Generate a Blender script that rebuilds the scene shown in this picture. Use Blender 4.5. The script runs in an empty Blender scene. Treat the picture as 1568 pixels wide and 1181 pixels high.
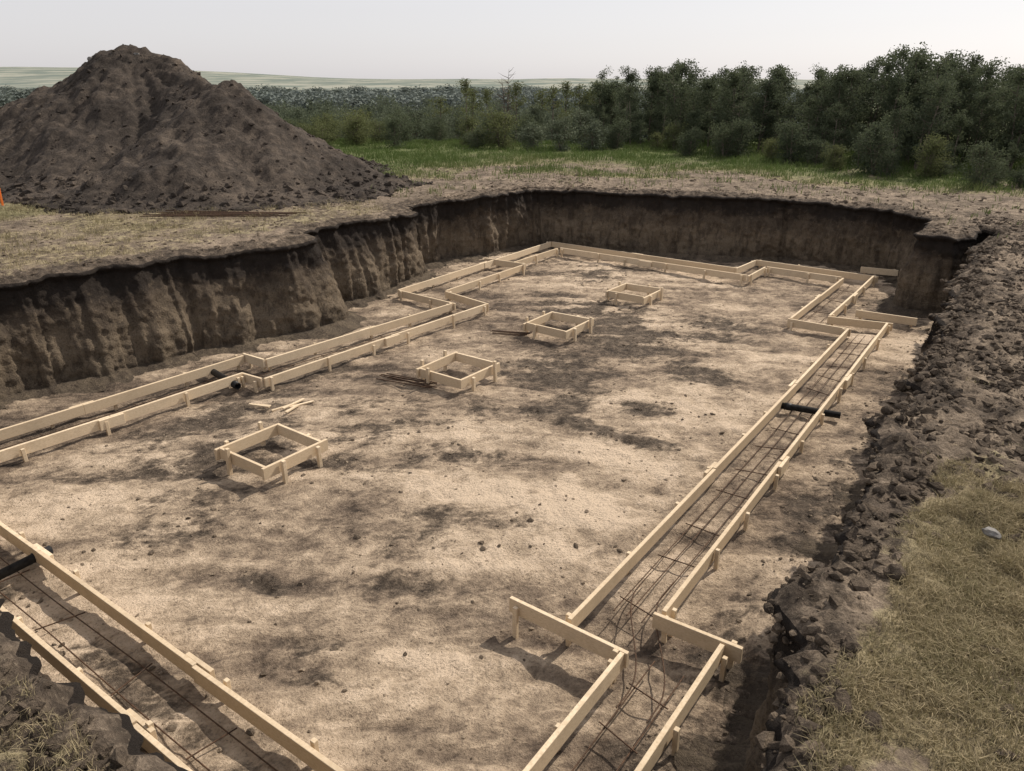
import bpy, bmesh, math, random
import numpy as np
from mathutils import Vector
random.seed(7); rng=np.random.default_rng(7)
scene=bpy.context.scene
scene.view_settings.view_transform='Standard'; scene.view_settings.look='None'; scene.view_settings.exposure=0
CAMZ=4.27
# ---------------------------------------------------------------- utils
def vn2(x,y,seed=0):
    xi=np.floor(x).astype(np.int64); yi=np.floor(y).astype(np.int64); fx=x-xi; fy=y-yi
    fx=fx*fx*(3-2*fx); fy=fy*fy*(3-2*fy)
    def h(a,b):
        v=(a*374761393+b*668265263+seed*144269513)&0xffffffff
        v=((v^(v>>13))*127412617)&0xffffffff
        v=((v^(v>>15))*97412611)&0xffffffff
        return ((v^(v>>16))&0xffff)/65535.0
    return (h(xi,yi)*(1-fx)+h(xi+1,yi)*fx)*(1-fy)+(h(xi,yi+1)*(1-fx)+h(xi+1,yi+1)*fx)*fy
def fbm2(x,y,oct=4,seed=0):
    s=0;a=1;t=0
    for i in range(oct):
        s=s+a*(vn2(x+i*17.3,y-i*9.1,seed+i)*2-1); t+=a; a*=.5; x=x*2.03; y=y*2.03
    return s/t
def vn3(x,y,z,seed=0):
    zi=np.floor(z).astype(np.int64); fz=z-zi; fz=fz*fz*(3-2*fz)
    a=vn2(x+zi*31.7,y+zi*57.9,seed); b=vn2(x+(zi+1)*31.7,y+(zi+1)*57.9,seed)
    return a*(1-fz)+b*fz
def fbm3(x,y,z,oct=3,seed=0):
    s=0;a=1;t=0
    for i in range(oct):
        s=s+a*(vn3(x,y,z,seed+i*3)*2-1); t+=a; a*=.5; x=x*2.03+5; y=y*2.03-3; z=z*2.03+2
    return s/t
def sst(a,b,x):
    t=np.clip((x-a)/(b-a),0,1); return t*t*(3-2*t)
def mk_mesh(name,V,F,mats=(),smooth=True,midx=None,attrs=None,parent=None,link=True):
    V=np.asarray(V,dtype=np.float32); F=np.asarray(F,dtype=np.int32)
    me=bpy.data.meshes.new(name); k=F.shape[1]
    me.vertices.add(len(V)); me.vertices.foreach_set('co',V.ravel())
    me.loops.add(F.size); me.loops.foreach_set('vertex_index',F.ravel())
    me.polygons.add(len(F)); me.polygons.foreach_set('loop_start',np.arange(0,F.size,k,dtype=np.int32))
    try: me.polygons.foreach_set('loop_total',np.full(len(F),k,dtype=np.int32))
    except Exception: pass
    for m in mats: me.materials.append(m)
    if midx is not None: me.polygons.foreach_set('material_index',np.asarray(midx,dtype=np.int32))
    me.polygons.foreach_set('use_smooth',np.full(len(F),smooth,dtype=bool))
    if attrs:
        for an,(ty,data) in attrs.items():
            at=me.attributes.new(an,ty,'POINT')
            at.data.foreach_set('color' if ty=='FLOAT_COLOR' else 'value',np.asarray(data,dtype=np.float32).ravel())
    me.update(calc_edges=True); me.validate()
    ob=bpy.data.objects.new(name,me)
    if link: scene.collection.objects.link(ob)
    if parent: ob.parent=parent
    return ob
def grid_faces(nu,nv,closed=False):
    i=np.arange(nu if closed else nu-1)[:,None]; j=np.arange(nv-1)[None,:]
    a=i*nv+j; b=((i+1)%nu)*nv+j
    return np.stack([a,b,b+1,a+1],-1).reshape(-1,4)
def W(X,Y):  # ground frame: X to the right of the viewing axis, Y along it
    return (.5877*X+.809*Y, -.809*X+.5877*Y)
# ---------------------------------------------------------------- materials
class NT:
    def __init__(s,name):
        s.m=bpy.data.materials.new(name); s.m.use_nodes=True; s.n=s.m.node_tree.nodes; s.l=s.m.node_tree.links
        s.b=s.n['Principled BSDF']; s.b.inputs['Roughness'].default_value=.95
        s.b.inputs['Specular IOR Level'].default_value=.15
    def add(s,t,**k):
        n=s.n.new(t)
        for a,v in k.items(): setattr(n,a,v)
        return n
    def pos(s):
        return s.add('ShaderNodeTexCoord').outputs['Object']
    def noise(s,vec,scale,detail=6,rough=.6,stretch=None,dist=0,rot=0):
        if stretch:
            mp=s.add('ShaderNodeMapping',vector_type='TEXTURE'); mp.inputs['Scale'].default_value=[1/v for v in stretch]
            mp.inputs['Rotation'].default_value=(0,0,rot)
            s.l.new(vec,mp.inputs[0]); vec=mp.outputs[0]
        n=s.add('ShaderNodeTexNoise'); n.inputs['Scale'].default_value=scale; n.inputs['Detail'].default_value=detail
        n.inputs['Roughness'].default_value=rough; n.inputs['Distortion'].default_value=dist
        s.l.new(vec,n.inputs['Vector']); return n.outputs['Fac']
    def ramp(s,fac,stops):
        r=s.add('ShaderNodeValToRGB'); e=r.color_ramp.elements
        while len(e)<len(stops): e.new(.5)
        for i,(p,c) in enumerate(stops): e[i].position=p; e[i].color=(*c,1) if not isinstance(c,(int,float)) else (c,c,c,1)
        s.l.new(fac,r.inputs[0]); return r.outputs[0]
    def mix(s,f,a,b,bt='MIX'):
        m=s.add('ShaderNodeMix',data_type='RGBA',blend_type=bt)
        for k,v in ((0,f),(6,a),(7,b)):
            if hasattr(v,'links'): s.l.new(v,m.inputs[k])
            elif k==0: m.inputs[0].default_value=v
            else: m.inputs[k].default_value=(*v,1)
        return m.outputs[2]
    def math(s,op,a,b=0,clamp=False):
        m=s.add('ShaderNodeMath',operation=op,use_clamp=clamp)
        for k,v in ((0,a),(1,b)):
            if hasattr(v,'links'): s.l.new(v,m.inputs[k])
            else: m.inputs[k].default_value=v
        return m.outputs[0]
    def attr(s,name): return s.add('ShaderNodeAttribute',attribute_name=name)
    def bump(s,h,strength=.6,dist=.03):
        b=s.add('ShaderNodeBump'); b.inputs['Strength'].default_value=strength; b.inputs['Distance'].default_value=dist
        s.l.new(h,b.inputs['Height']); s.l.new(b.outputs[0],s.b.inputs['Normal'])
    def col(s,c):
        if hasattr(c,'links'): s.l.new(c,s.b.inputs['Base Color'])
        else: s.b.inputs['Base Color'].default_value=(*c,1)

def mat_terrain():
    t=NT('earth_and_grass'); p=t.pos()
    at=t.attr('mask'); sep=t.add('ShaderNodeSeparateColor'); t.l.new(at.outputs['Color'],sep.inputs[0])
    R,G,B=sep.outputs; green=t.attr('green').outputs['Fac']; far=t.attr('far').outputs['Fac']; tone=t.attr('tone').outputs['Fac']
    n1=t.noise(p,1.6,10,.68); n2=t.noise(p,7,8,.70); n3=t.noise(p,40,4,.65)
    st=t.noise(p,2.4,8,.62,(1.0,2.6,1),1.6,math.radians(-50)); st2=t.noise(p,3.6,8,.62,(1.0,2.4,1),1.2,math.radians(-10))
    f=t.math('ADD',t.math('MULTIPLY',n1,.38),t.math('MULTIPLY',n2,.22))
    f=t.math('ADD',f,t.math('MULTIPLY',st,.24)); f=t.math('ADD',f,t.math('MULTIPLY',st2,.16))
    f=t.math('ADD',f,t.math('MULTIPLY',tone,.105))
    floor=t.ramp(f,[(.37,(.078,.059,.045)),(.435,(.17,.130,.096)),(.49,(.285,.222,.160)),(.545,(.425,.335,.242)),(.61,(.58,.465,.345))])
    soil=t.ramp(t.math('ADD',t.math('MULTIPLY',n1,.5),t.math('MULTIPLY',n2,.5)),[(.40,(.085,.067,.05)),(.5,(.185,.146,.108)),(.59,(.31,.247,.183))])
    dry=t.ramp(n2,[(.38,(.10,.08,.05)),(.5,(.225,.183,.11)),(.62,(.36,.30,.19))])
    grn=t.ramp(n2,[(.38,(.055,.075,.026)),(.5,(.11,.135,.048)),(.62,(.175,.195,.08))])
    gr=t.mix(green,dry,grn)
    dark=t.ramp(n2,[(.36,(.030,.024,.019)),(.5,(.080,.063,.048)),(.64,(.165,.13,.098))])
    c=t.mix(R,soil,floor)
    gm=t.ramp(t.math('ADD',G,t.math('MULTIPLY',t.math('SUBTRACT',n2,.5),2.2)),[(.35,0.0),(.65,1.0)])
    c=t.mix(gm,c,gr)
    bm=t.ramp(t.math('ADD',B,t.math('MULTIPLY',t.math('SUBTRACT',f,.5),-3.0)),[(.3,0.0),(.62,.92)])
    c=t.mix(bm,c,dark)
    c=t.mix(t.ramp(n3,[(.34,.5),(.45,0.0)]),c,(.065,.05,.038))
    c=t.mix(t.ramp(n3,[(.57,0.0),(.70,.22)]),c,(.52,.43,.32))
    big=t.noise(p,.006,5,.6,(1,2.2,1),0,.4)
    c=t.mix(far,c,t.ramp(big,[(.42,(.13,.16,.145)),(.5,(.19,.21,.18)),(.56,(.29,.295,.25))]))  # aerial haze painted into the ground colour, over field and woods tones
    t.col(c)
    h=t.math('ADD',t.math('MULTIPLY',n2,1.2),t.math('MULTIPLY',n3,.45)); h=t.math('ADD',h,t.math('MULTIPLY',st,.5))
    t.bump(h,1.0,.055); return t.m
def mat_wall():
    t=NT('cut_earth_bank'); p=t.pos()
    sx=t.add('ShaderNodeSeparateXYZ'); t.l.new(p,sx.inputs[0]); z=sx.outputs[2]
    n1=t.noise(p,1.5,8,.7,(1,1,1.4)); n2=t.noise(p,7,8,.75); v=t.noise(p,3.5,8,.72,(1.5,1.5,.6)); n3=t.noise(p,40,4,.7)
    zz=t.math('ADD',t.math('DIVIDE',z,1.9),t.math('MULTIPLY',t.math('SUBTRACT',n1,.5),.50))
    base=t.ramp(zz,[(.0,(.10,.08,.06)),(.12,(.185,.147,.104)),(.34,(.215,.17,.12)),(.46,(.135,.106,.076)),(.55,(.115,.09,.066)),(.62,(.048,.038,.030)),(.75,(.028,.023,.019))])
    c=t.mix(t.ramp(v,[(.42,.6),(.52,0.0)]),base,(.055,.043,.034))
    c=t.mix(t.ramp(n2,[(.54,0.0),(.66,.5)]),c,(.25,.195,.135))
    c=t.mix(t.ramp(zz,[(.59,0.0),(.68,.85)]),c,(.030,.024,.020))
    c=t.mix(t.ramp(n3,[(.36,.5),(.48,0.0)]),c,(.04,.032,.026))
    t.col(c); h=t.math('ADD',t.math('MULTIPLY',v,1.0),t.math('MULTIPLY',n2,1.5)); h=t.math('ADD',h,t.math('MULTIPLY',n3,.5)); t.bump(h,1,.07); return t.m
def mat_soil(name,a,b,c_,sc=3):
    t=NT(name); p=t.pos(); n1=t.noise(p,sc*.3,8,.7); n2=t.noise(p,sc*3,8,.7); n3=t.noise(p,sc*14,4,.7)
    f=t.math('ADD',t.math('MULTIPLY',n1,.5),t.math('MULTIPLY',n2,.5))
    t.col(t.mix(t.ramp(n3,[(.35,.4),(.5,0.0)]),t.ramp(f,[(.38,a),(.5,b),(.62,c_)]),a))
    t.bump(t.math('ADD',n2,t.math('MULTIPLY',n3,.5)),.9,.08); return t.m
def mat_wood():
    t=NT('pine_lumber'); p=t.pos(); g=t.add('ShaderNodeNewGeometry'); r=g.outputs['Random Per Island']
    n=t.noise(p,6,6,.6,(6,6,22)); n2=t.noise(p,2.5,4,.6)
    c=t.ramp(n,[(.3,(.54,.425,.285)),(.5,(.70,.575,.41)),(.7,(.78,.66,.49))])
    c=t.mix(t.math('MULTIPLY',r,.5),c,(.44,.335,.215),'MIX'); c=t.mix(t.ramp(n2,[(.5,0.0),(.75,.5)]),c,(.38,.305,.215))
    t.col(c); t.b.inputs['Roughness'].default_value=.75; t.bump(n,.15,.004); return t.m
def mat_simple(name,c,c2,rough=.6,sc=20,metal=0):
    t=NT(name); n=t.noise(t.pos(),sc,4,.6); t.col(t.ramp(n,[(.35,c),(.65,c2)])); t.b.inputs['Roughness'].default_value=rough
    t.b.inputs['Metallic'].default_value=metal; return t.m
def mat_leaf(name,a,b,trans=.3):
    t=NT(name); tint=t.attr('tint').outputs['Fac']; oi=t.add('ShaderNodeObjectInfo').outputs['Random']
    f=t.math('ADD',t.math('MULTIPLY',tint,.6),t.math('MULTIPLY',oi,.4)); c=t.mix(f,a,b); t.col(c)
    tr=t.add('ShaderNodeBsdfTranslucent'); t.l.new(t.mix(.5,c,tuple(x*1.4 for x in b)),tr.inputs[0])
    mx=t.add('ShaderNodeMixShader'); mx.inputs[0].default_value=trans
    t.l.new(t.b.outputs[0],mx.inputs[1]); t.l.new(tr.outputs[0],mx.inputs[2]); t.l.new(mx.outputs[0],t.n['Material Output'].inputs[0]); return t.m
M_T=mat_terrain(); M_W=mat_wall(); M_WOOD=mat_wood()
M_DARK=mat_soil('topsoil_clod',(.042,.033,.025),(.095,.074,.055),(.20,.157,.115),4)
M_MID=mat_soil('subsoil_clod',(.085,.067,.05),(.16,.126,.093),(.27,.214,.158),4)
M_CLAY=mat_soil('clay_clod',(.17,.134,.098),(.31,.245,.18),(.46,.37,.27),4)
M_PILE=mat_soil('excavated_soil',(.026,.0215,.018),(.056,.046,.038),(.125,.10,.078),1.6)
M_REBAR=mat_simple('rusty_rebar',(.045,.03,.022),(.11,.065,.04),.7,30,.2)
M_PIPE=mat_simple('black_plastic',(.012,.012,.013),(.03,.03,.03),.45)
M_BARK=mat_simple('bark',(.09,.075,.06),(.2,.17,.14),.9,12)
M_ROCK=mat_simple('field_stone',(.10,.095,.09),(.26,.25,.235),.9,14)
M_ORANGE=mat_simple('orange_paint',(.75,.17,.03),(.85,.23,.05),.7)
# ---------------------------------------------------------------- pit outline
poly=[(0.95,.62),(3,.6),(6,.66),(9.8,.8),(13,1.02),(15.9,1.08),(17.7,.85),(17.9,1.35),(16.5,1.6),(16.45,2.3),(19.0,2.25),(19.7,3.4),(19.85,5.8),(19.1,7.3),(18.5,8.7),(18.0,10.4),(17.5,12.05),(15.4,12.2),(13.8,12.7),(12.95,12.75),(12.75,12.0),(11.9,11.95),(9.8,11.8),(9.3,11.65),(8.95,11.1),(8.3,11.0),(7.8,11.45),(6.5,11.8),(4.2,12.05),(1.0,12.15)]
pp=np.array(poly,float)
def densify(P,step):
    out=[]
    for i in range(len(P)):
        a=P[i]; b=P[(i+1)%len(P)]; n=max(1,int(round(np.linalg.norm(b-a)/step)))
        for k in range(n): out.append(a+(b-a)*k/n)
    return np.array(out)
path=densify(pp,.035)
def smooth(P,w):
    k=np.ones(w)/w; q=np.vstack([P[-w:],P,P[:w]])
    return np.stack([np.convolve(q[:,i],k,'same') for i in (0,1)],1)[w:-w]
path=smooth(smooth(path,5),5)
def normals(P):
    d=np.roll(P,-1,0)-np.roll(P,1,0); d/=np.linalg.norm(d,axis=1)[:,None]+1e-9
    return np.stack([d[:,1],-d[:,0]],1)
nr=smooth(normals(path),21); nr/=np.linalg.norm(nr,axis=1)[:,None]
off=.17*fbm2(path[:,0]*1.3,path[:,1]*1.3,3,3)+.13*fbm2(path[:,0]*4.5,path[:,1]*4.5,3,9)+.04*fbm2(path[:,0]*13,path[:,1]*13,2,10)
path=path+nr*off[:,None]
nr=smooth(normals(path),25); nr/=np.linalg.norm(nr,axis=1)[:,None]
sdp=path[::5]
def sdf(x,y):
    sh=x.shape; x=x.ravel().astype(np.float32); y=y.ravel().astype(np.float32)
    out=np.maximum(np.maximum(.5-x,x-20.5),np.maximum(.2-y,y-13.2)).astype(np.float32)+.3
    m=out<2.0; px=x[m]; py=y[m]
    d2=np.full(px.shape,1e9,np.float32); ins=np.zeros(px.shape,bool)
    n=len(sdp)
    for i in range(n):
        ax,ay=sdp[i]; bx,by=sdp[(i+1)%n]; ex=bx-ax; ey=by-ay; L=ex*ex+ey*ey+1e-12
        tt=np.clip(((px-ax)*ex+(py-ay)*ey)/L,0,1); dx=px-ax-tt*ex; dy=py-ay-tt*ey
        d2=np.minimum(d2,dx*dx+dy*dy)
        if ey!=0: ins^=((ay>py)!=(by>py))&(px<(ex*(py-ay)/ey+ax))
    d=np.sqrt(d2); d[ins]*=-1; out[m]=d
    return out.reshape(sh)
def streak(x,y):
    X=.5877*x-.809*y; Y=.809*x+.5877*y; Y=Y+.5*fbm2(X*.35,Y*.35,2,201)+.04*X*X*.3
    return fbm2(X*.45,Y*3.2,4,202)
def blobs(x,y,L):
    fl=np.zeros_like(x)
    for (cx,cy,sx,sy,a) in L: fl=np.maximum(fl,a*np.exp(-((x-cx)/sx)**2-((y-cy)/sy)**2))
    return fl
DK=[(1.9,5.5,.22,5,.62),(4.65,4.5,.75,.7,.8),(4.2,3.9,.5,.4,.65),(5.3,3.9,.4,.9,.65),(7.9,4.3,.25,1.3,1.1),(3.27,5.19,.10,.28,1.2),(11.7,5.7,1.3,1.1,.85),(9.3,6.0,1.3,.9,.8),(6.0,6.6,1.3,1.1,.75),(12.8,7.0,1.1,1.6,.8),(4.6,7.6,1.6,.8,.75),(10.6,4.1,.45,.6,.9),(5.3,8.6,1.6,.5,.75),(13.4,4.9,.6,.6,.8),(9.0,4.2,.5,1.2,.7),(15.5,8.8,1.4,1.8,.7),(3.2,6.6,.8,.6,.65),(6.4,5.4,.4,.7,.65),(3.0,3.9,.35,.5,.55),(7,9.0,2.2,.35,.6),(8.6,5.2,.5,.6,.8),(12.4,4.6,.4,.7,.6),(7.2,5.9,.7,.4,.6)]  # first blob paints the shade on the front trench floor; others are dark soil
LT=[(3.9,5.1,.35,.6,1),(6.3,3.7,.9,.6,1.1),(7.2,3.5,.5,.7,1),(3.4,3.6,.8,.6,.8),(9.5,3.4,1.0,.6,.9),(11.6,3.4,1.4,.5,.9),(5.4,5.7,.35,1.4,.9),(13.0,5.9,.6,.6,.8),(12.2,3.0,.5,.5,.7),(10.2,5.1,.5,.5,.9),(14.6,4.6,.8,.8,.8),(8.4,3.2,.4,.5,.9)]
def floor_z(x,y):
    z=.05+.045*fbm2(x*.8,y*.8,4,11)+.030*fbm2(x*5,y*5,3,12)+.030*streak(x,y)
    z=z-.10*np.exp(-((x-4.0)**2+(y-2.6)**2)/1.2)
    z=z+.06*np.exp(-((x-7.9-.15*np.sin(y*2.5))/.16)**2)*sst(3,3.6,y)*sst(5.6,5,y)*(.3+1.2*vn2(x*7,y*7,4))
    z=z+.10*sst(1.8,1.0,y)*np.abs(fbm2(x*4,y*4,3,16))
    z=z-.05*np.exp(-(((x-3.27)/.07)**2+((y-5.19)/.25)**2))
    return z
def rim_base(x,y):
    Y=.809*x+.5877*y; X=.5877*x-.809*y; r=np.sqrt(x*x+y*y)
    z=1.64-.07*sst(8,18,x)
    z=z-6.0*sst(32,110,Y)+sst(250,900,Y)*8*(vn2(x/300,y/300,5))
    az=X/np.maximum(Y,1)
    z=z+sst(900,2500,Y)*(3+38*sst(-.1,-.62,az)+10*vn2(x/500,y/500,6))
    z=z+.10*fbm2(x*.25,y*.25,3,21)*sst(1,6,r)
    return z
def lump_mask(x,y):
    return np.maximum(sst(.30,.46,y+.14*fbm2(x*2,y*2,3,46))*sst(2.0,.6,y)*sst(20,16,x), sst(4.6,6.8,x+.8*fbm2(x,y,3,47))*sst(-3.0,-.5,y)*sst(2,1,y)*sst(22,17,x))*sst(-2,0,y+3)
def out_z(x,y,d):
    z=rim_base(x,y); near=sst(14,2,d)
    z=z+near*(.035*fbm2(x*2.2,y*2.2,4,31)+.012*fbm2(x*11,y*11,3,32))
    lm=lump_mask(x,y)
    z=z+lm*(.06*np.abs(fbm2(x*2.6,y*2.6,4,41))+.05*np.maximum(0,fbm2(x*8,y*8,3,42))+.03*fbm2(x*18,y*18,2,44))
    bl=sst(1.4,.9,x)*sst(2,2.6,y)*sst(9,6,y)
    z=z+bl*(.10*np.abs(fbm2(x*3,y*3,4,43))+.04+.04*fbm2(x*14,y*14,3,45))
    return z
def terrain(x,y):
    d=sdf(x,y)
    zo=out_z(x,y,d); zf=floor_z(x,y); k=sst(.2,.42,d)
    return zf*(1-k)+zo*k,d
def masks(x,y,d,strip=False):
    R=np.zeros_like(x) if strip else sst(.3,.1,d)
    r=np.sqrt(x*x+y*y); Y=.809*x+.5877*y
    n=fbm2(x*.9,y*.9,4,51)
    nearg=sst(.55,.26,y+.25*fbm2(x*2,y*2,3,52))*sst(6.8,4.9,x+1.5*n)
    G=nearg*(1-.9*sst(.05,.45,fbm2(x*1.6,y*1.6,4,59)))
    back=sst(2.2,3.9,d+1.4*n)*sst(12,15,x+.0*y)
    G=np.maximum(G,back*np.where((y<2)&(x<26),.65,1))
    G=np.maximum(G,sst(3.2,6.0,d+1.6*n)*sst(9,11,y))
    left=sst(11.6,12.4,y)*sst(13.5,11.5,x); G=np.maximum(G,left*(.5+.3*n))
    bl=sst(1.0,.8,x)*sst(1.5,2.2,y); G=np.maximum(G,bl*.5)
    G=G*(1-R)
    G=G*(1-.5*sst(.1,.35,fbm2(x*.22,y*.6,3,57))*sst(2,4,d)*sst(11,6,d))
    green=np.clip(sst(2.5,7,d)*.95+.2+.4*fbm2(x*.7,y*.7,3,53),0,1)*np.where(nearg>.3,.5,1)
    green=green*(1-sst(11,13,y)*sst(14,12,x)*.6)
    B=lump_mask(x,y)*(.38+.7*fbm2(x*1.6,y*1.6,3,54))*(1-R)
    edge=np.where((y<1.2)&(x<7),sst(.34,.08,d+.1*n),sst(.5,.1,d+.25*fbm2(x*2.5,y*2.5,3,58)))
    B=np.maximum(B,edge*(1-R)*.75)
    B=np.maximum(B,sst(1.4,.9,x)*sst(2,2.6,y)*.5*(1-R))
    brk=.75+.8*fbm2(x*2.3,y*2.3,4,210)+.6*streak(x*1.7,y*1.7)
    fl=blobs(x,y,DK)*brk+.35*np.maximum(0,fbm2(x*.7,y*.7,4,55))
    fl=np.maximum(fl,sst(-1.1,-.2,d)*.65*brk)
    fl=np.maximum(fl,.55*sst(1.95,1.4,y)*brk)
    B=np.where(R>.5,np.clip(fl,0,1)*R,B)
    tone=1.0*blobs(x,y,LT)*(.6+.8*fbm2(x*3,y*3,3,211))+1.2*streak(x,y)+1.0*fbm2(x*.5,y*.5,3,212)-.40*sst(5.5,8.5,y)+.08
    far=sst(90,900,r)*.9  # amount of painted haze, growing with distance from the origin
    return R,np.clip(G,0,1),B,np.clip(green,0,1),far,tone
def attrd(M):
    R,G,B,gn,fr,tn=M
    return {'mask':('FLOAT_COLOR',np.stack([R,G,B,np.ones_like(R)],-1).reshape(-1,4)),'green':('FLOAT',gn),'far':('FLOAT',fr),'tone':('FLOAT',tn)}
def axis(lo,hi,seg,far):
    a=[lo]
    while a[-1]<hi: a.append(a[-1]+(seg[0] if a[-1]<seg[2] else seg[1]))
    st=seg[1]; up=[]; v=a[-1]
    while v<far: st*=1.06; v+=st; up.append(v)
    st=seg[0]; dn=[]; v=lo
    while v>-far: st*=1.075; v-=st; dn.append(v)
    return np.array(dn[::-1]+a+up)
xs=axis(.4,20.6,(.028,.045,9.0),4500); ys=axis(-.9,13.3,(.032,.045,6.5),4500)
gx,gy=np.meshgrid(xs,ys,indexing='ij')
z,d=terrain(gx,gy)
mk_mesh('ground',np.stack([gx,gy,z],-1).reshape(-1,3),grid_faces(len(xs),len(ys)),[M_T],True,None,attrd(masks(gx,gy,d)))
# ---------------------------------------------------------------- excavation bank strip
px,py=path[:,0],path[:,1]
bat=.18+.38*sst(10.5,11.2,py)*sst(12.6,9.5,px)+.12*sst(15.5,17,px)+.22*fbm2(px*.9,py*.9,3,60)
prof=[]
NW=50
for i in range(6): prof.append((0,i/6))
for i in range(NW): prof.append((1,i/NW))
for i in range(7): prof.append((2,i/7))
for i in range(15): prof.append((3,i/14))
VV=[]
nick=.06*np.maximum(0,fbm2(px*1.6,py*1.6,3,63))+.03*fbm2(px*6,py*6,2,64)
rimz=rim_base(px,py)-nick
for (k,u) in prof:
    if k==0: dd=-(bat+.45)+.45*u; zz=floor_z(px,py)-.04+.15*u*u+0*px
    elif k==1: dd=-bat+(bat-.04)*u**1.3; zz=.11+(rimz-.13-.11)*u
    elif k==2: dd=-.04-.07*math.sin(u*math.pi)+.0*px; zz=rimz-.13+.11*u
    else: dd=0.0+.72*u+0*px; zz=None
    X=px+nr[:,0]*dd; Y=py+nr[:,1]*dd
    if zz is None:
        zz=out_z(X,Y,np.abs(dd))+(.025*fbm2(X*7,Y*7,3,61)+.03*fbm2(X*19,Y*19,2,62))*(1-u**3)-.08*sst(.65,1,np.array(u))-(nick+.015)*sst(.5,0,np.array(u))+.01
    amp={0:.35*u,1:1.0,2:.8,3:.5*(1-u)}[k]
    gou=np.abs(fbm3(X*1.6,Y*1.6,zz*.7,3,170))
    nn=amp*(.16*fbm3(X*1.2,Y*1.2,zz*1.3,4,70)+.09*gou*(k==1)+.05*fbm3(X*5,Y*5,zz*3.5,3,75)+.035*fbm3(X*13,Y*13,zz*13,2,79))
    X=X+nr[:,0]*nn; Y=Y+nr[:,1]*nn
    if k in(0,): zz=zz+.04*fbm2(X*9,Y*9,3,80)*u
    VV.append(np.stack([X,Y,zz],1))
VV=np.stack(VV,1)
dst=np.array([0.0 if k<3 else .72*u for (k,u) in prof])[None,:]+np.zeros((len(path),1))
Fs=grid_faces(len(path),len(prof),True); col=Fs[:,0]%len(prof)
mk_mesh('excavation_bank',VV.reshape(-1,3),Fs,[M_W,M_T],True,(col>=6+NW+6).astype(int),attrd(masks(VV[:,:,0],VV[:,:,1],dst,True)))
# ---------------------------------------------------------------- clods
bm=bmesh.new(); bmesh.ops.create_icosphere(bm,subdivisions=2,radius=1); bm.verts.ensure_lookup_table()
ICV=np.array([v.co[:] for v in bm.verts]); ICF=np.array([[v.index for v in f.verts] for f in bm.faces]); bm.free()
bm=bmesh.new(); bmesh.ops.create_icosphere(bm,subdivisions=1,radius=1); bm.verts.ensure_lookup_table()
IC1=np.array([v.co[:] for v in bm.verts]); IF1=np.array([[v.index for v in f.verts] for f in bm.faces]); bm.free()
def clods(name,P,S,mat,fine=False,flat=.65,rough=.22):
    bv,bf=(ICV,ICF) if fine else (IC1,IF1); n=len(P)
    q=rng.normal(size=(n,4)); q/=np.linalg.norm(q,axis=1)[:,None]; a,b,c,d_=q.T
    Rm=np.stack([np.stack([1-2*(c*c+d_*d_),2*(b*c-a*d_),2*(b*d_+a*c)],1),np.stack([2*(b*c+a*d_),1-2*(b*b+d_*d_),2*(c*d_-a*b)],1),np.stack([2*(b*d_-a*c),2*(c*d_+a*b),1-2*(b*b+c*c)],1)],1)
    v=bv[None]*(1+rough*rng.normal(size=(n,len(bv),1)))*rng.uniform(.6,1.3,size=(n,1,3))
    v=np.einsum('nij,nkj->nki',Rm,v)*S[:,None,None]; v[:,:,2]*=flat
    v=v+P[:,None,:]; f=bf[None]+(np.arange(n)*len(bv))[:,None,None]
    return mk_mesh(name,v.reshape(-1,3),f.reshape(-1,3),[mat],False)
def lift(x,y,z,d): return z+np.where((d>0)&(d<.55),np.maximum(0,out_z(x,y,d)-z),0)
def scatter(n,x0,x1,y0,y1,keep):
    x=rng.uniform(x0,x1,n); y=rng.uniform(y0,y1,n); z,d=terrain(x,y); z=lift(x,y,z,d); m=keep(x,y,d)>rng.uniform(0,1,n)
    return np.stack([x[m],y[m],z[m]],1)
def logs(n,a,b,p=3): return a+(b-a)*rng.uniform(0,1,n)**p
P=scatter(50000,.6,18,.3,12.3,lambda x,y,d:(d<-.2)*(.12+.5*np.maximum(0,fbm2(x*.9,y*.9,3,90))+.6*sst(-1.2,-.3,d)))
clods('loose_clay_crumbs',P,logs(len(P),.004,.024,6),M_CLAY)
P=scatter(38000,.6,19,.3,12.5,lambda x,y,d:(d<-.15)*(.02+.8*sst(-1.0,-.3,d)+.45*blobs(x,y,DK)+.7*sst(1.9,1.2,y)))
clods('loose_dark_crumbs',P,logs(len(P),.004,.036,6),M_MID)
P=scatter(100000,.3,20,-3,1.6,lambda x,y,d:(d>.0)*np.clip(lump_mask(x,y)+.10*(y<.5)*(x>3),0,1)*(.3+.8*(vn2(x*1.6,y*1.6,92)>.5))*np.where(y<0,.5,1))
S=logs(len(P),.005,.055,6); h=len(P)//2
clods('rim_soil_clods',P[:h],S[:h],M_DARK,False,.7,.3); clods('rim_soil_clods.004',P[h:],S[h:],M_MID,False,.7,.3)
ii=rng.integers(0,len(path),16000); sel=(py[ii]<1.25)&(px[ii]<16); ii=ii[sel]; k_=rng.integers(6+NW-12,6+NW+13,len(ii))
P=VV[ii,k_]+rng.normal(0,.02,(len(ii),3)); S=logs(len(P),.006,.06,4); h=len(P)//2
clods('rim_soil_clods.005',P[:h],S[:h],M_DARK,True,.8,.10); clods('rim_soil_clods.006',P[h:],S[h:],M_MID,False,.8,.2)
P=scatter(14000,-.5,1.3,2.0,8,lambda x,y,d:(d>.0)*.8)
clods('rim_soil_clods.001',P,logs(len(P),.006,.045,4),M_DARK,False,.7,.3)
P=scatter(26000,2,22,11.4,19,lambda x,y,d:(d>.02)*(.25+.6*sst(.7,.1,d)))
clods('rim_soil_clods.002',P,logs(len(P),.008,.045,4),M_MID)
P=scatter(12000,15,24,0,13,lambda x,y,d:(d>.02)*(.2+.7*sst(1.2,.1,d)))
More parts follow.
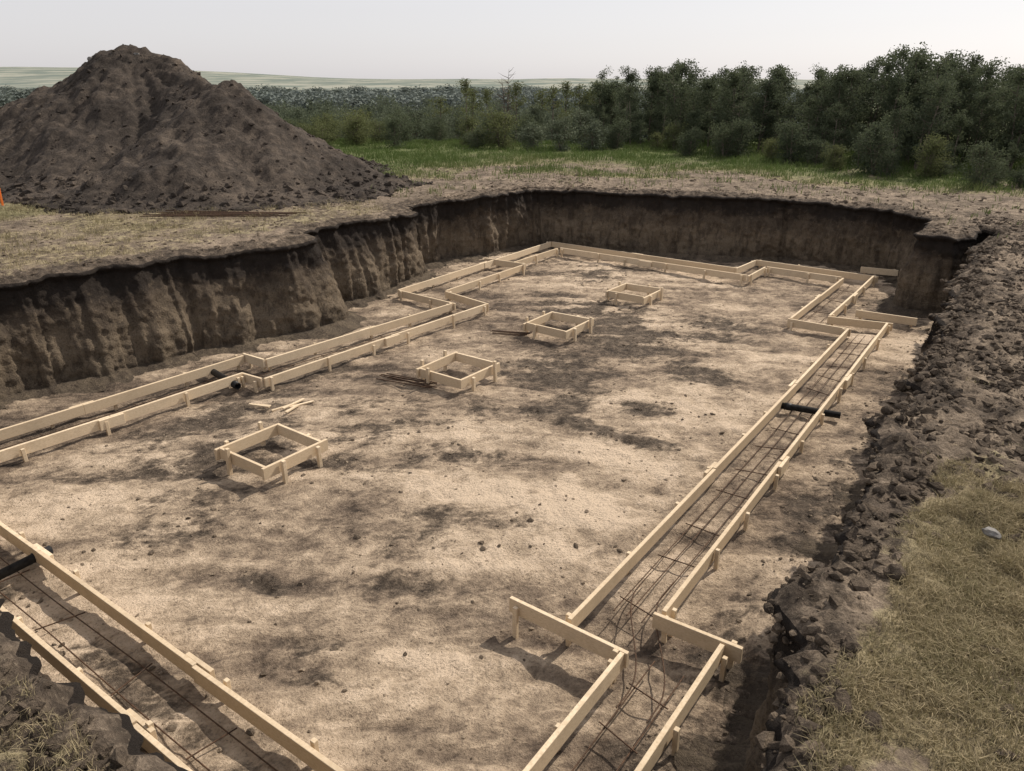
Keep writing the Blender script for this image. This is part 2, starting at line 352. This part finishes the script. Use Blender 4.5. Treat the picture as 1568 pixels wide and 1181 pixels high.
clods('rim_soil_clods.003',P,logs(len(P),.012,.07,4),M_MID)
# ---------------------------------------------------------------- spoil pile
Xp=np.arange(-27,-1.0,.07); Yp=np.arange(14,40,.08); PX,PY=np.meshgrid(Xp,Yp,indexing='ij')
ridge=[(-24,27,.2),(-20,26.5,.9),(-16.3,25.6,1.75),(-13.9,25.2,2.75),(-12.6,25,3.2),(-11.6,25,3.5),(-10.7,24.8,3.4),(-9.6,24,3.0),(-8.6,22.9,2.62),(-7.9,21.6,2.5),(-7.3,21.2,2.2),(-6.3,21.4,1.45),(-5.3,21.8,.85),(-4.3,21.8,.36),(-3.2,21.8,.0)]
h=np.full(PX.shape,-5.0)
wx=PX+.6*fbm2(PX*.5,PY*.5,4,101); wy=PY+.6*fbm2(PX*.5,PY*.5,4,102)
for i in range(len(ridge)-1):
    a=np.array(ridge[i]); b=np.array(ridge[i+1])
    for k in range(4):
        c=a+(b-a)*k/4; dx=wx-c[0]; dy=(wy-c[1])
        dist=np.sqrt(dx*dx+(dy*np.where(dy<0,.93,1.1))**2)
        h=np.maximum(h,c[2]-.66*np.maximum(0,dist-.15)*(1-.012*dist))
hh=np.log1p(np.exp(np.clip(h*4,-20,20)))/4
gul=np.abs(fbm2(PX*1.1,PY*.35,4,103)); ang=np.arctan2(PY-25,PX+11.6); rad=np.hypot(PX+11.6,PY-25)
rill=np.abs(fbm2(ang*7,rad*.35,4,107))
rise=sst(0,.5,hh)
z=hh+rise*(.22*fbm2(PX*.8,PY*.8,4,104)-.22*gul*(hh>0)-.25*rill*sst(.5,2,rad)+.12*np.abs(fbm2(PX*3,PY*3,4,105))+.05*fbm2(PX*9,PY*9,2,106)+.15)
sx_,sy_=W(PX,PY); gz=rim_base(sx_,sy_)
z=np.where(hh<.04,-.2,z-.03)+gz
Fp=grid_faces(len(Xp),len(Yp)); hv=hh.ravel(); Fp=Fp[(hv[Fp].max(1)>.035)]
mk_mesh('dirt_pile',np.stack([sx_,sy_,z],-1).reshape(-1,3),Fp,[M_PILE],True)
ii=rng.integers(0,PX.size,44000); hf=hh.ravel()[ii]
m=(hf>.03)&(rng.uniform(size=len(ii))<np.where(hf<.45,.9,.3)); ii=ii[m]
P=np.stack([sx_.ravel()[ii],sy_.ravel()[ii],np.maximum(z.ravel()[ii],gz.ravel()[ii])],1)
S=logs(len(P),.01,.075,5); S=np.where(hh.ravel()[ii]<.35,S*1.9,S)
clods('dirt_pile_clods',P,S,M_PILE,False,.8)
P=np.array([[*W(-11.5,24.9),5.1],[*W(-12.7,24.8),4.9],[*W(-11.2,24.6),5.0]]); clods('field_stone',P,np.array([.13,.1,.09]),M_ROCK,True,.8,.06)
clods('field_stone.001',np.array([[4.98,-.05,1.68]]),np.array([.05]),M_ROCK,True,.75,.10)
# ---------------------------------------------------------------- formwork
class Boxes:
    def __init__(s): s.V=[];s.F=[]
    def box(s,c,ax,ay,az,hx,hy,hz):
        n=len(s.V); c=Vector(c)
        for sz in (-1,1):
            for (sx,sy) in ((-1,-1),(1,-1),(1,1),(-1,1)):
                s.V.append(tuple(c+ax*(sx*hx)+ay*(sy*hy)+az*(sz*hz)))
        for f in ((0,3,2,1),(4,5,6,7),(0,1,5,4),(1,2,6,5),(2,3,7,6),(3,0,4,7)): s.F.append([n+i for i in f])
    def board(s,p0,p1,z0,z1,h=.14,th=.038,tilt=0):
        a=Vector((p0[0],p0[1],z0-h/2)); b=Vector((p1[0],p1[1],z1-h/2)); d=(b-a); L=d.length; d.normalize()
        side=Vector((-d.y,d.x,0)).normalized(); up=d.cross(side); 
        if up.z<0: up=-up
        up=(up+side*tilt).normalized(); side=up.cross(d).normalized()
        s.box((a+b)/2,d,side,up,L/2,th/2,h/2)
    def stake(s,x,y,zt,zb=-.15,w=.038,t=.045,ang=0):
        up=Vector((random.uniform(-.04,.04),random.uniform(-.04,.04),1)).normalized(); ax=Vector((math.cos(ang),math.sin(ang),0)); ax=(ax-up*ax.dot(up)).normalized(); ay=up.cross(ax)
        s.box((x,y,(zt+zb)/2),ax,ay,up,t/2,w/2,(zt-zb)/2)
    def make(s,name,parent=None):
        o=mk_mesh(name,s.V,s.F,[M_WOOD],False,parent=parent)
        bv=o.modifiers.new('b','BEVEL'); bv.width=.003; bv.segments=1; return o
ZT=.27
def form_line(bx,s0,t0,s1,t1,side,zt=ZT):
    a=Vector((s0,t0)); b=Vector((s1,t1)); d=b-a; L=d.length; d=d/L; nrm=Vector((-d.y,d.x))*side
    n=max(1,math.ceil(L/3.66)); 
    for i in range(n):
        u0=L*i/n; u1=L*(i+1)/n; o=random.uniform(-.006,.006)
        p=a+d*(u0+.002)+nrm*o; q=a+d*(u1-.002)+nrm*(o+random.uniform(-.006,.006))
        bx.board(p,q,zt+random.uniform(-.012,.008),zt+random.uniform(-.012,.008),tilt=random.uniform(-.03,.03))
        if i>0:
            c=a+d*u0+nrm*.04; bx.board(c-d*.16,c+d*.16,zt-.006,zt-.008)
    k=max(2,int(round(L/1.0))+1); 
    for i in range(k):
        u=.09+(L-.18)*i/(k-1)+ (random.uniform(-.15,.15) if 0<i<k-1 else 0)
        c=a+d*u+nrm*(.019+.026+.006)
        bx.stake(c.x,c.y,zt+random.uniform(-.05,.015),-.12,.036,.042,math.atan2(d.y,d.x))
fw=bpy.data.objects.new('footing_formwork',None); scene.collection.objects.link(fw)
groups={'form_right':[(4.26,2.53,13.66,2.68,1),(4.80,1.96,14.44,2.19,-1),(4.22,3.08,4.20,1.96,-1),(4.175,2.0,2.25,1.985,-1),(4.74,2.02,4.76,1.28,1),(4.715,1.42,1.62,1.40,1),
  (17.5,3.70,13.72,3.67,-1),(18.08,3.2,14.30,3.15,1),(13.69,3.72,13.68,2.62,-1),(14.26,3.17,14.48,2.1,1),(15.0,2.85,15.03,1.8,1)],
 'form_front':[(2.2,2.03,2.2,9.46,-1),(1.64,1.45,1.64,10.1,-1)],
 'form_left':[(1.66,10.15,6.62,10.05,1),(2.22,9.5,6.10,9.39,-1),(6.65,10.1,6.67,9.6,1),(6.13,9.43,6.15,8.97,-1),(6.70,9.60,10.86,9.33,1),(6.18,8.96,11.2,8.76,-1),(10.9,9.28,11.0,10.88,1),(11.24,8.73,11.5,10.05,-1),
  (11.0,10.91,17.1,11.14,1),(11.52,10.06,14.46,10.15,-1),(14.42,11.3,14.50,10.14,1),(14.53,10.5,16.5,10.52,-1)],
 'form_back':[(17.13,11.12,17.06,5.98,1),(16.55,10.48,16.46,5.5,-1),(17.04,5.95,18.13,5.88,1),(16.46,5.46,17.56,5.45,-1),(18.16,5.88,18.11,3.1,1),(17.6,5.43,17.52,3.74,-1),(18.9,3.65,18.95,2.85,1)]}
for g,ls in groups.items():
    bx=Boxes()
    for l in ls: form_line(bx,*l)
    bx.make(g,fw)
def pad(s0,s1,t0,t1,zt):
    bx=Boxes(); j=lambda:random.uniform(-.01,.01)
    bx.board((s0-.05,t0),(s1+.06,t0+.01),zt+j(),zt+j()); bx.board((s0-.06,t1),(s1+.04,t1),zt+j(),zt+j())
    bx.board((s0,t0+.022),(s0,t1-.022),zt+j(),zt+j()); bx.board((s1,t0+.034),(s1+.0,t1-.022),zt+j(),zt+j())
    for (x,y,a) in ((s0+.2,t0-.05,0),(s1-.12,t0-.05,0),(s0+.12,t1+.05,0),(s1-.2,t1+.05,0),(s0-.05,(t0+t1)/2+.2,1.57),(s1+.05,(t0+t1)/2-.1,1.57)):
        bx.stake(x,y,zt+random.uniform(-.02,.09),-.12,.045,.045,a)
    return bx.make('pad_footing_form')
pad(4.40,5.22,6.56,7.42,.31); pad(7.78,8.62,6.54,7.37,.29); pad(10.62,11.48,6.55,7.42,.28); pad(13.46,14.26,6.5,7.34,.27)
# ---------------------------------------------------------------- rebar
def rods(name,lines,r=.0065,mat=M_REBAR):
    cu=bpy.data.curves.new(name,'CURVE'); cu.dimensions='3D'; cu.bevel_depth=r; cu.bevel_resolution=1; cu.materials.append(mat)
    for L in lines:
        sp=cu.splines.new('POLY'); sp.points.add(len(L)-1)
        for i,p in enumerate(L): sp.points[i].co=(*p,1)
    o=bpy.data.objects.new(name,cu); scene.collection.objects.link(o); return o
def cage(s0,t0,s1,t1,offs,step=.75,z=.10):
    a=Vector((s0,t0)); b=Vector((s1,t1)); d=b-a; L=d.length; d/=L; n=Vector((-d.y,d.x)); out=[]
    for o in offs:
        pts=[]; ph=random.uniform(0,6)
        for i in range(int(L/.25)+1):
            u=min(L,i*.25); c=a+d*u+n*(o+.010*math.sin(u*.8+ph)+.003*math.sin(u*2.2+ph)); pts.append((c.x,c.y,z+.008*math.sin(u*1.2+ph)))
        out.append(pts)
    u=.15
    while u<L:
        w=max(abs(offs[0]),abs(offs[-1]))+.05; k=random.uniform(-.06,.06); c=a+d*u; p=c-n*w+d*k; q=c+n*w-d*k
        out.append([(p.x,p.y,z+.014),(q.x,q.y,z+.016)]); u+=step+random.uniform(-.15,.15)
    return out
L=cage(4.75,2.24,14.0,2.42,(-.13,.01,.13),.7)+cage(1.9,1.7,4.4,1.71,(-.12,.12),.55)+cage(1.92,1.7,1.92,9.8,(-.12,.13),1.1)+cage(2.0,9.8,6.3,9.72,(-.15,.15),1.2)+cage(6.3,9.3,11,9.05,(-.14,.14),1.2)+cage(13.9,3.43,17.8,3.45,(-.12,.12),.9)
for k,(ta,tb) in enumerate(((2.36,1.84),(2.13,1.6))):
    L.append([(5.4-1.6*u,ta+(tb-ta)*float(sst(.15,.9,np.array(u))),.118+.006*k) for u in np.linspace(0,1,24)])
rods('rebar_cage',L,.0058)
rods('rebar_bundle',[[(7.42+.03*k+random.uniform(-.05,.05),7.95-random.uniform(0,.2),.12+.01*(k%3)),(7.6+.035*k,7.0+random.uniform(-.1,.1),.11)] for k in range(7)],.008)
rods('rebar_bundle.001',[[(10.2+.05*k,7.9+random.uniform(-.1,.1),.1),(10.45+.05*k,7.3,.1)] for k in range(5)],.008)
rods('rebar_bundle.002',[[(8.3+.09*k+random.uniform(-.1,.1),15.6+random.uniform(-.4,.3),1.70),(9.9+.08*k+random.uniform(-.2,.2),13.4+random.uniform(-.3,.4),1.68)] for k in range(10)],.011)
def pipe(name,a,b,r=.05):
    a=Vector(a); b=Vector(b); d=(b-a); L_=d.length; d.normalize(); u=d.orthogonal().normalized(); v=d.cross(u)
    V=[];F=[];n=16
    prof_=[(0,r*.88),(0,r),(.06,r),(.061,r*1.12),(.16,r*1.12),(.161,r),(L_,r),(L_,r*.88),(0,r*.88)]
    for (l,rr) in prof_:
        for i in range(n):
            t_=i/n*2*math.pi; V.append(tuple(a+d*l+(u*math.cos(t_)+v*math.sin(t_))*rr))
    for j in range(len(prof_)-1):
        for i in range(n): F.append([j*n+i,j*n+(i+1)%n,(j+1)*n+(i+1)%n,(j+1)*n+i])
    mk_mesh(name,V,F,[M_PIPE],True)
pipe('drain_pipe',(9.85,2.62,.16),(9.98,1.86,.16),.045); pipe('drain_pipe.001',(5.93,9.25,.15),(6.1,10.25,.15),.05); pipe('drain_pipe.002',(2.34,7.1,.16),(1.4,7.0,.16),.045)
bx=Boxes()
for (cx,cy,a,l) in ((5.7,8.45,1.9,.16),(5.78,8.5,2.0,.13),(5.95,8.2,-.15,.22),(6.02,8.12,.1,.2),(6.1,8.05,-.3,.18),(5.9,8.0,.25,.14)):
    k=random.randint(0,2); bx.board((cx-l*math.cos(a),cy-l*math.sin(a)),(cx+l*math.cos(a),cy+l*math.sin(a)),.10+.018*k,.10+.018*k,.022,.038)
bx.make('scrap_lumber_pile')
bx=Boxes(); bx.stake(7.25,19.4,2.1,1.5,.04,.04); o=bx.make('survey_stake'); o.data.materials[0]=M_ORANGE
# ---------------------------------------------------------------- grass
def blades(name,P,hgt,wid,mat,lean=.6,tint=None,tuft=3.0):
    n=len(P); a=rng.uniform(0,2*np.pi,n); h=hgt*rng.uniform(.4,1.3,n)*(.45+1.1*vn2(P[:,0]*tuft,P[:,1]*tuft,140)); w=wid*rng.uniform(.6,1.3,n)
    dx,dy=np.cos(a),np.sin(a); la=rng.uniform(0,2*np.pi,n); l=lean*rng.uniform(.2,1.2,n)*h
    b0=P+np.stack([-dx*w/2,-dy*w/2,0*w-.005],1); b1=P+np.stack([dx*w/2,dy*w/2,0*w-.005],1)
    mid=P+np.stack([np.cos(la)*l*.35,np.sin(la)*l*.35,h*.6],1)
    m0=mid+np.stack([-dx*w*.35,-dy*w*.35,0*w],1); m1=mid+np.stack([dx*w*.35,dy*w*.35,0*w],1)
    tip=P+np.stack([np.cos(la)*l,np.sin(la)*l,h*np.clip(1.1-l/h*.3,.3,1)],1)
    t1=tip+np.stack([dx*w*.1,dy*w*.1,0*w],1)
    V=np.stack([b0,b1,m1,m0,t1,tip],1).reshape(-1,3); k=np.arange(n)[:,None]*6
    F=np.concatenate([k+np.array([[0,1,2,3]]),k+np.array([[3,2,4,5]])],0)
    tt=np.repeat(tint if tint is not None else rng.uniform(0,1,n),6)
    return mk_mesh(name,V,F,[mat],False,None,{'tint':('FLOAT',tt)})
M_DRY=mat_leaf('dry_grass',(.37,.30,.19),(.12,.125,.055),.2)
M_GRN=mat_leaf('green_grass',(.21,.205,.10),(.08,.12,.035),.25)
def gpts(n,x0,x1,y0,y1,thr=0,extra=None):
    x=rng.uniform(x0,x1,n); y=rng.uniform(y0,y1,n); z,d=terrain(x,y); z=lift(x,y,z,d); R,G,B,gn,fr,tn=masks(x,y,d,True)
    pr=np.clip(G+1.4*(vn2(x*3.5,y*3.5,120)-.62)-.6*B,0,1)*(d>.03)
    if extra: pr=extra(x,y,d,pr)
    m=pr>rng.uniform(0,1,n); return np.stack([x[m],y[m],z[m]],1),np.clip(gn[m]+rng.normal(0,.3,m.sum())+.6*fbm2(x[m]*2.2,y[m]*2.2,3,130),0,1)
P,t_=gpts(300000,.8,8,-1.7,.75); blades('turf_grass',P,.06,.0040,M_DRY,1.2,t_,6)
P,t_=gpts(50000,-.2,1.3,1.8,7,0,lambda x,y,d,p:(d>.05)*.6*(vn2(x*4,y*4,5)>.4)); blades('turf_grass.001',P,.05,.004,M_DRY,1.2,t_*.5)
P,t_=gpts(90000,2,16,11.4,20); blades('turf_grass.002',P,.07,.008,M_DRY,1.0,t_)
P,t_=gpts(300000,14,48,-8,34,0,lambda x,y,d,p:p*(.809*x+.5877*y<44)*(vn2(x*1.2,y*1.2,8)>.2)); blades('field_grass',P,.16,.02,M_GRN,.9,t_,.8)
# ---------------------------------------------------------------- trees
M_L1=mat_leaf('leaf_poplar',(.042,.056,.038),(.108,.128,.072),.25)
M_L2=mat_leaf('leaf_willow',(.065,.08,.038),(.15,.165,.07),.25)
M_L2b=mat_leaf('leaf_thicket',(.078,.098,.07),(.135,.155,.10),.2)  # leaf colour paled to carry haze on the rows farther back
M_L3=mat_leaf('leaf_hazy',(.13,.157,.145),(.165,.187,.165),.1)  # distance haze is mixed into this leaf colour
def tube(V,F,pts,r0,r1,n=5):
    base=len(V)
    for i,p in enumerate(pts):
        p=Vector(p); d=(Vector(pts[min(i+1,len(pts)-1)])-Vector(pts[max(i-1,0)])).normalized(); u=d.orthogonal().normalized(); v=d.cross(u); r=r0+(r1-r0)*i/(len(pts)-1)
        for k in range(n):
            a=k/n*2*math.pi; V.append(tuple(p+(u*math.cos(a)+v*math.sin(a))*r))
    for i in range(len(pts)-1):
        for k in range(n): F.append([base+i*n+k,base+i*n+(k+1)%n,base+(i+1)*n+(k+1)%n,base+(i+1)*n+k])
def tree_mesh(name,H,Rr,stems,nlimb,nleaf,ls,mat,low=.15,seed=0,bare=False,crad=1.0):
    r=random.Random(seed); g=np.random.default_rng(seed); V=[];F=[]; C=[]
    for s in range(stems):
        a=r.uniform(0,6.28); lean=r.uniform(.05,.55)*Rr*(0.3 if stems==1 else 1); hh_=H*r.uniform(.72,1.0) if s else H
        pts=[]
        for i in range(7):
            u=i/6; pts.append((math.cos(a)*lean*u+r.uniform(-.05,.05)*u*H*.3,math.sin(a)*lean*u+r.uniform(-.05,.05)*u*H*.3,-.2+u*(hh_+.2)))
        tube(V,F,pts,.012*H+.015,.006)
        for l in range(nlimb):
            u=r.uniform(low,.97); i=min(5,int(u*6)); f=u*6-i; p=Vector(pts[i]).lerp(Vector(pts[i+1]),f)
            env=(math.sin(min(1,(1-u)*1.8+.22)*math.pi/2))*(.55+.45*min(1,u/.4))
            aa=r.uniform(0,6.28); ln=Rr*env*r.uniform(.4,1.0); dirv=Vector((math.cos(aa),math.sin(aa),r.uniform(.1,.8))).normalized()
            q=p+dirv*ln; mid=(p+q)/2+Vector((0,0,-.05*ln)); tube(V,F,[p,mid,q],.004*H+.004,.003,4)
            C.append((*q,(.26*Rr+.14)*crad)); C.append((*mid,(.22*Rr+.10)*crad))
            if u>.8: C.append((*p,(.18*Rr+.06)*crad))
        C.append((*pts[-1],.14*Rr+.06))
    nb=len(F); nvb=len(V); V=np.array(V); F=np.array(F)
    if bare: return V,F,np.zeros(len(F)),np.zeros(len(V))
    C=np.array(C); ci=g.choice(len(C),nleaf,p=C[:,3]**1.6/np.sum(C[:,3]**1.6)); c=C[ci]; tint=g.uniform(0,1,len(C))[ci]
    dv_=g.normal(size=(nleaf,3)); dv_/=np.linalg.norm(dv_,axis=1)[:,None]; rr=g.uniform(0,1,nleaf)**.45*g.uniform(.8,1.18,nleaf)
    p=c[:,:3]+dv_*(rr*c[:,3])[:,None]*np.array([1,1,.85]); p[:,2]=np.maximum(p[:,2],.03)
    u=g.normal(size=(nleaf,3)); u/=np.linalg.norm(u,axis=1)[:,None]; w=g.normal(size=(nleaf,3)); v=np.cross(u,w); v/=np.linalg.norm(v,axis=1)[:,None]
    sz=ls*g.uniform(.5,1.3,nleaf)[:,None]; a_=p+u*sz; b_=p+v*sz*.55; c_=p-u*sz; d_=p-v*sz*.55
    LV=np.stack([a_,b_,c_,d_],1).reshape(-1,3); LF=np.arange(nleaf*4).reshape(-1,4)+nvb
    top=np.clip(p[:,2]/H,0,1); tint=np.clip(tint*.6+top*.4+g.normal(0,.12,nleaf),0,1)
    return np.vstack([V,LV]),np.vstack([F,LF]),np.r_[np.zeros(nb),np.ones(nleaf)],np.r_[np.zeros(nvb),np.repeat(tint,4)]
def proto(name,*a,**k):
    mat=a[6]; V,F,mi,ti=tree_mesh(name,*a,**k)
    o=mk_mesh(name,V,F,[M_BARK,mat],False,mi,{'tint':('FLOAT',ti)},link=False); return o.data
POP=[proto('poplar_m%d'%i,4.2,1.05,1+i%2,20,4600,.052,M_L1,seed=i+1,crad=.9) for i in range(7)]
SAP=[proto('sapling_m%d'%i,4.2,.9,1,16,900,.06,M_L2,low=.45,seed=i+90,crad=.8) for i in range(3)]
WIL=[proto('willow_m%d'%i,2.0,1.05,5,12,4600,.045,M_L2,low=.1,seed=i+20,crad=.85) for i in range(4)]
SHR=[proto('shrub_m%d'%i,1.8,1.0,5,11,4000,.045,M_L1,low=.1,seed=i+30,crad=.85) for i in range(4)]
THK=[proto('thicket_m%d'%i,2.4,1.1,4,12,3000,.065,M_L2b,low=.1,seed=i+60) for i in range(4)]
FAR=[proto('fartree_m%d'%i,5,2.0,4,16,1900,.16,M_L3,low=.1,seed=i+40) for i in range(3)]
def gz1(x,y): 
    return float(rim_base(np.array([x]),np.array([y]))[0])
def place(parent,me,X,Y,hs,ws,name):
    x,y=W(X,Y); o=bpy.data.objects.new(name,me); scene.collection.objects.link(o); o.parent=parent
    o.location=(x,y,gz1(x,y)-.05); o.scale=(ws,ws,hs); o.rotation_euler=(random.uniform(-.06,.06),random.uniform(-.06,.06),random.uniform(0,6.28))
def emp(n):
    e=bpy.data.objects.new(n,None); scene.collection.objects.link(e); return e
grove=emp('poplar_grove')
prof_b=[(.06,.003),(.105,.006),(.125,.018),(.17,.026),(.20,.026),(.25,.016),(.33,.021),(.38,.015),(.42,.024),(.48,.042),(.52,.042),(.57,.031),(.62,.020),(.8,.02),(1.1,.02)]
bx_,by_=zip(*prof_b)
for row in range(7):
    for b in np.arange(.108,.90,.032):
        b2=b+random.uniform(-.018,.018); front=1/(.0225+.036*b2)*.98
        Y=front+row*1.6+random.uniform(-.8,.8); X=b2*Y
        x,y=W(X,Y); g=gz1(x,y); top=CAMZ+Y*np.interp(b2,bx_,by_)
        hgt=(top-g)*random.choice([.72,.8,.86,.92,.97,1.0])
        if row==0: hgt*=random.uniform(.18,.5)
        elif row==1: hgt*=random.uniform(.4,.8)
        hgt=max(hgt,.5)
        if row==0: me=random.choice(SHR+WIL[:1]); place(grove,me,X,Y,hgt/1.9,max(.45,hgt/2),'bush')
        else: me=random.choice(POP); place(grove,me,X,Y,hgt/4.3,hgt/4.2*random.uniform(.75,1.25),'poplar')
hedge=emp('willow_thicket')
for row in range(3):
    for b in np.arange(-.34,.13,.036):
        if random.random()<.25: continue
        b2=b+random.uniform(-.016,.016); Y=34.5+row*3.4+random.uniform(-1.3,1.3)+ (2 if b2<-.1 else 0); X=b2*Y
        x,y=W(X,Y); g=gz1(x,y); rise=-.034+random.uniform(-.018,.006)+.002*row
        me=random.choice(WIL+WIL+SHR+SHR) if b2<-.05 else random.choice(SHR+THK+WIL[:2])
        hgt=max(.8,(CAMZ+Y*rise)-g); place(hedge,me,X,Y,hgt/2.1,max(.7,hgt/2*random.uniform(.8,1.2)),'bush')
for row in range(9):
    for b in np.arange(-.40,.16,.038):
        if random.random()<.2: continue
        b2=b+random.uniform(-.018,.018); Y=46+row*4.5+random.uniform(-2,2); X=b2*Y
        x,y=W(X,Y); g=gz1(x,y); rise=-.034+.0016*row+random.uniform(-.006,.005)
        if .05<b2<.11 and row>4: continue
        hgt=max(.8,(CAMZ+Y*rise)-g); place(hedge,random.choice(THK),X,Y,hgt/2.5,max(.8,hgt/2.4*random.uniform(.5,.9)),'bush')
sap=emp('sapling_stand')
for (b,Y,r_) in ((-.057,40,.004),(.005,41,.004),(-.03,44,-.008),(.05,42,-.001),(.065,44,.001),(.085,44,-.002),(-.09,42,-.014),(.10,42,.001),(-.05,43,-.004),(.035,43,-.006)):
    x,y=W(b*Y,Y); g=gz1(x,y); h_=CAMZ+Y*r_-g; place(sap,random.choice(SAP),b*Y,Y,h_/4.3,.8,'sapling')
V,F,mi,ti=tree_mesh('bare',4.8,1.5,3,34,10,.05,M_L1,low=.35,seed=77,bare=True)
o=mk_mesh('bare_tree',V,F,[M_BARK],True); x,y=W(-.008*42,42); g=gz1(x,y); o.location=(x,y,g-.1); s_=(CAMZ+42*.017-g)/4.8; o.scale=(s_,s_,s_)
farw=emp('distant_woodland')
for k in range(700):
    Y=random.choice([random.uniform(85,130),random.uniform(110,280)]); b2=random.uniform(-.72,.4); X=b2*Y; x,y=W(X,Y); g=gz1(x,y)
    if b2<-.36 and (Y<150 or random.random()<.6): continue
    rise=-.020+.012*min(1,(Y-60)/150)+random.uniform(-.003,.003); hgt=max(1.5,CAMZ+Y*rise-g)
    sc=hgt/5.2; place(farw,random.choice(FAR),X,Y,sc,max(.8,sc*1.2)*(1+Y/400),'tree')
# ---------------------------------------------------------------- light, sky, camera
el=math.radians(43); az=Vector((.975,-.22)).normalized()
sd=Vector((az.x*math.cos(el),az.y*math.cos(el),math.sin(el)))
sl=bpy.data.lights.new('sun','SUN'); sl.energy=5.0; sl.angle=math.radians(.6); sl.color=(1,.905,.79)
so=bpy.data.objects.new('sun',sl); so.rotation_euler=(-sd).to_track_quat('-Z','Y').to_euler(); scene.collection.objects.link(so)
w=bpy.data.worlds.new('World'); scene.world=w; w.use_nodes=True; nt=w.node_tree
bg=nt.nodes['Background']; sky=nt.nodes.new('ShaderNodeTexSky'); sky.sky_type='NISHITA'; sky.sun_disc=False
sky.sun_elevation=el; sky.sun_rotation=math.atan2(az.x,az.y); sky.air_density=1.0; sky.dust_density=2.0; sky.ozone_density=1.0; sky.altitude=500
hs=nt.nodes.new('ShaderNodeHueSaturation'); hs.inputs['Saturation'].default_value=.4; hs.inputs['Value'].default_value=1.0
mx=nt.nodes.new('ShaderNodeMix'); mx.data_type='RGBA'; mx.inputs[0].default_value=.6; mx.inputs[7].default_value=(7.4,7.1,7.3,1)
nt.links.new(sky.outputs[0],hs.inputs['Color']); nt.links.new(hs.outputs[0],mx.inputs[6]); nt.links.new(mx.outputs[2],bg.inputs[0]); bg.inputs[1].default_value=.118
cam=bpy.data.cameras.new('camera'); co=bpy.data.objects.new('camera',cam); scene.collection.objects.link(co); scene.camera=co
cam.sensor_width=36; cam.lens=26.59; cam.clip_end=12000; cam.clip_start=.05
pitch=math.radians(21.88); hd=Vector((.809,.5877))
dv=Vector((hd.x*math.cos(pitch),hd.y*math.cos(pitch),-math.sin(pitch)))
co.location=(0,0,CAMZ); co.rotation_euler=dv.to_track_quat('-Z','Y').to_euler()
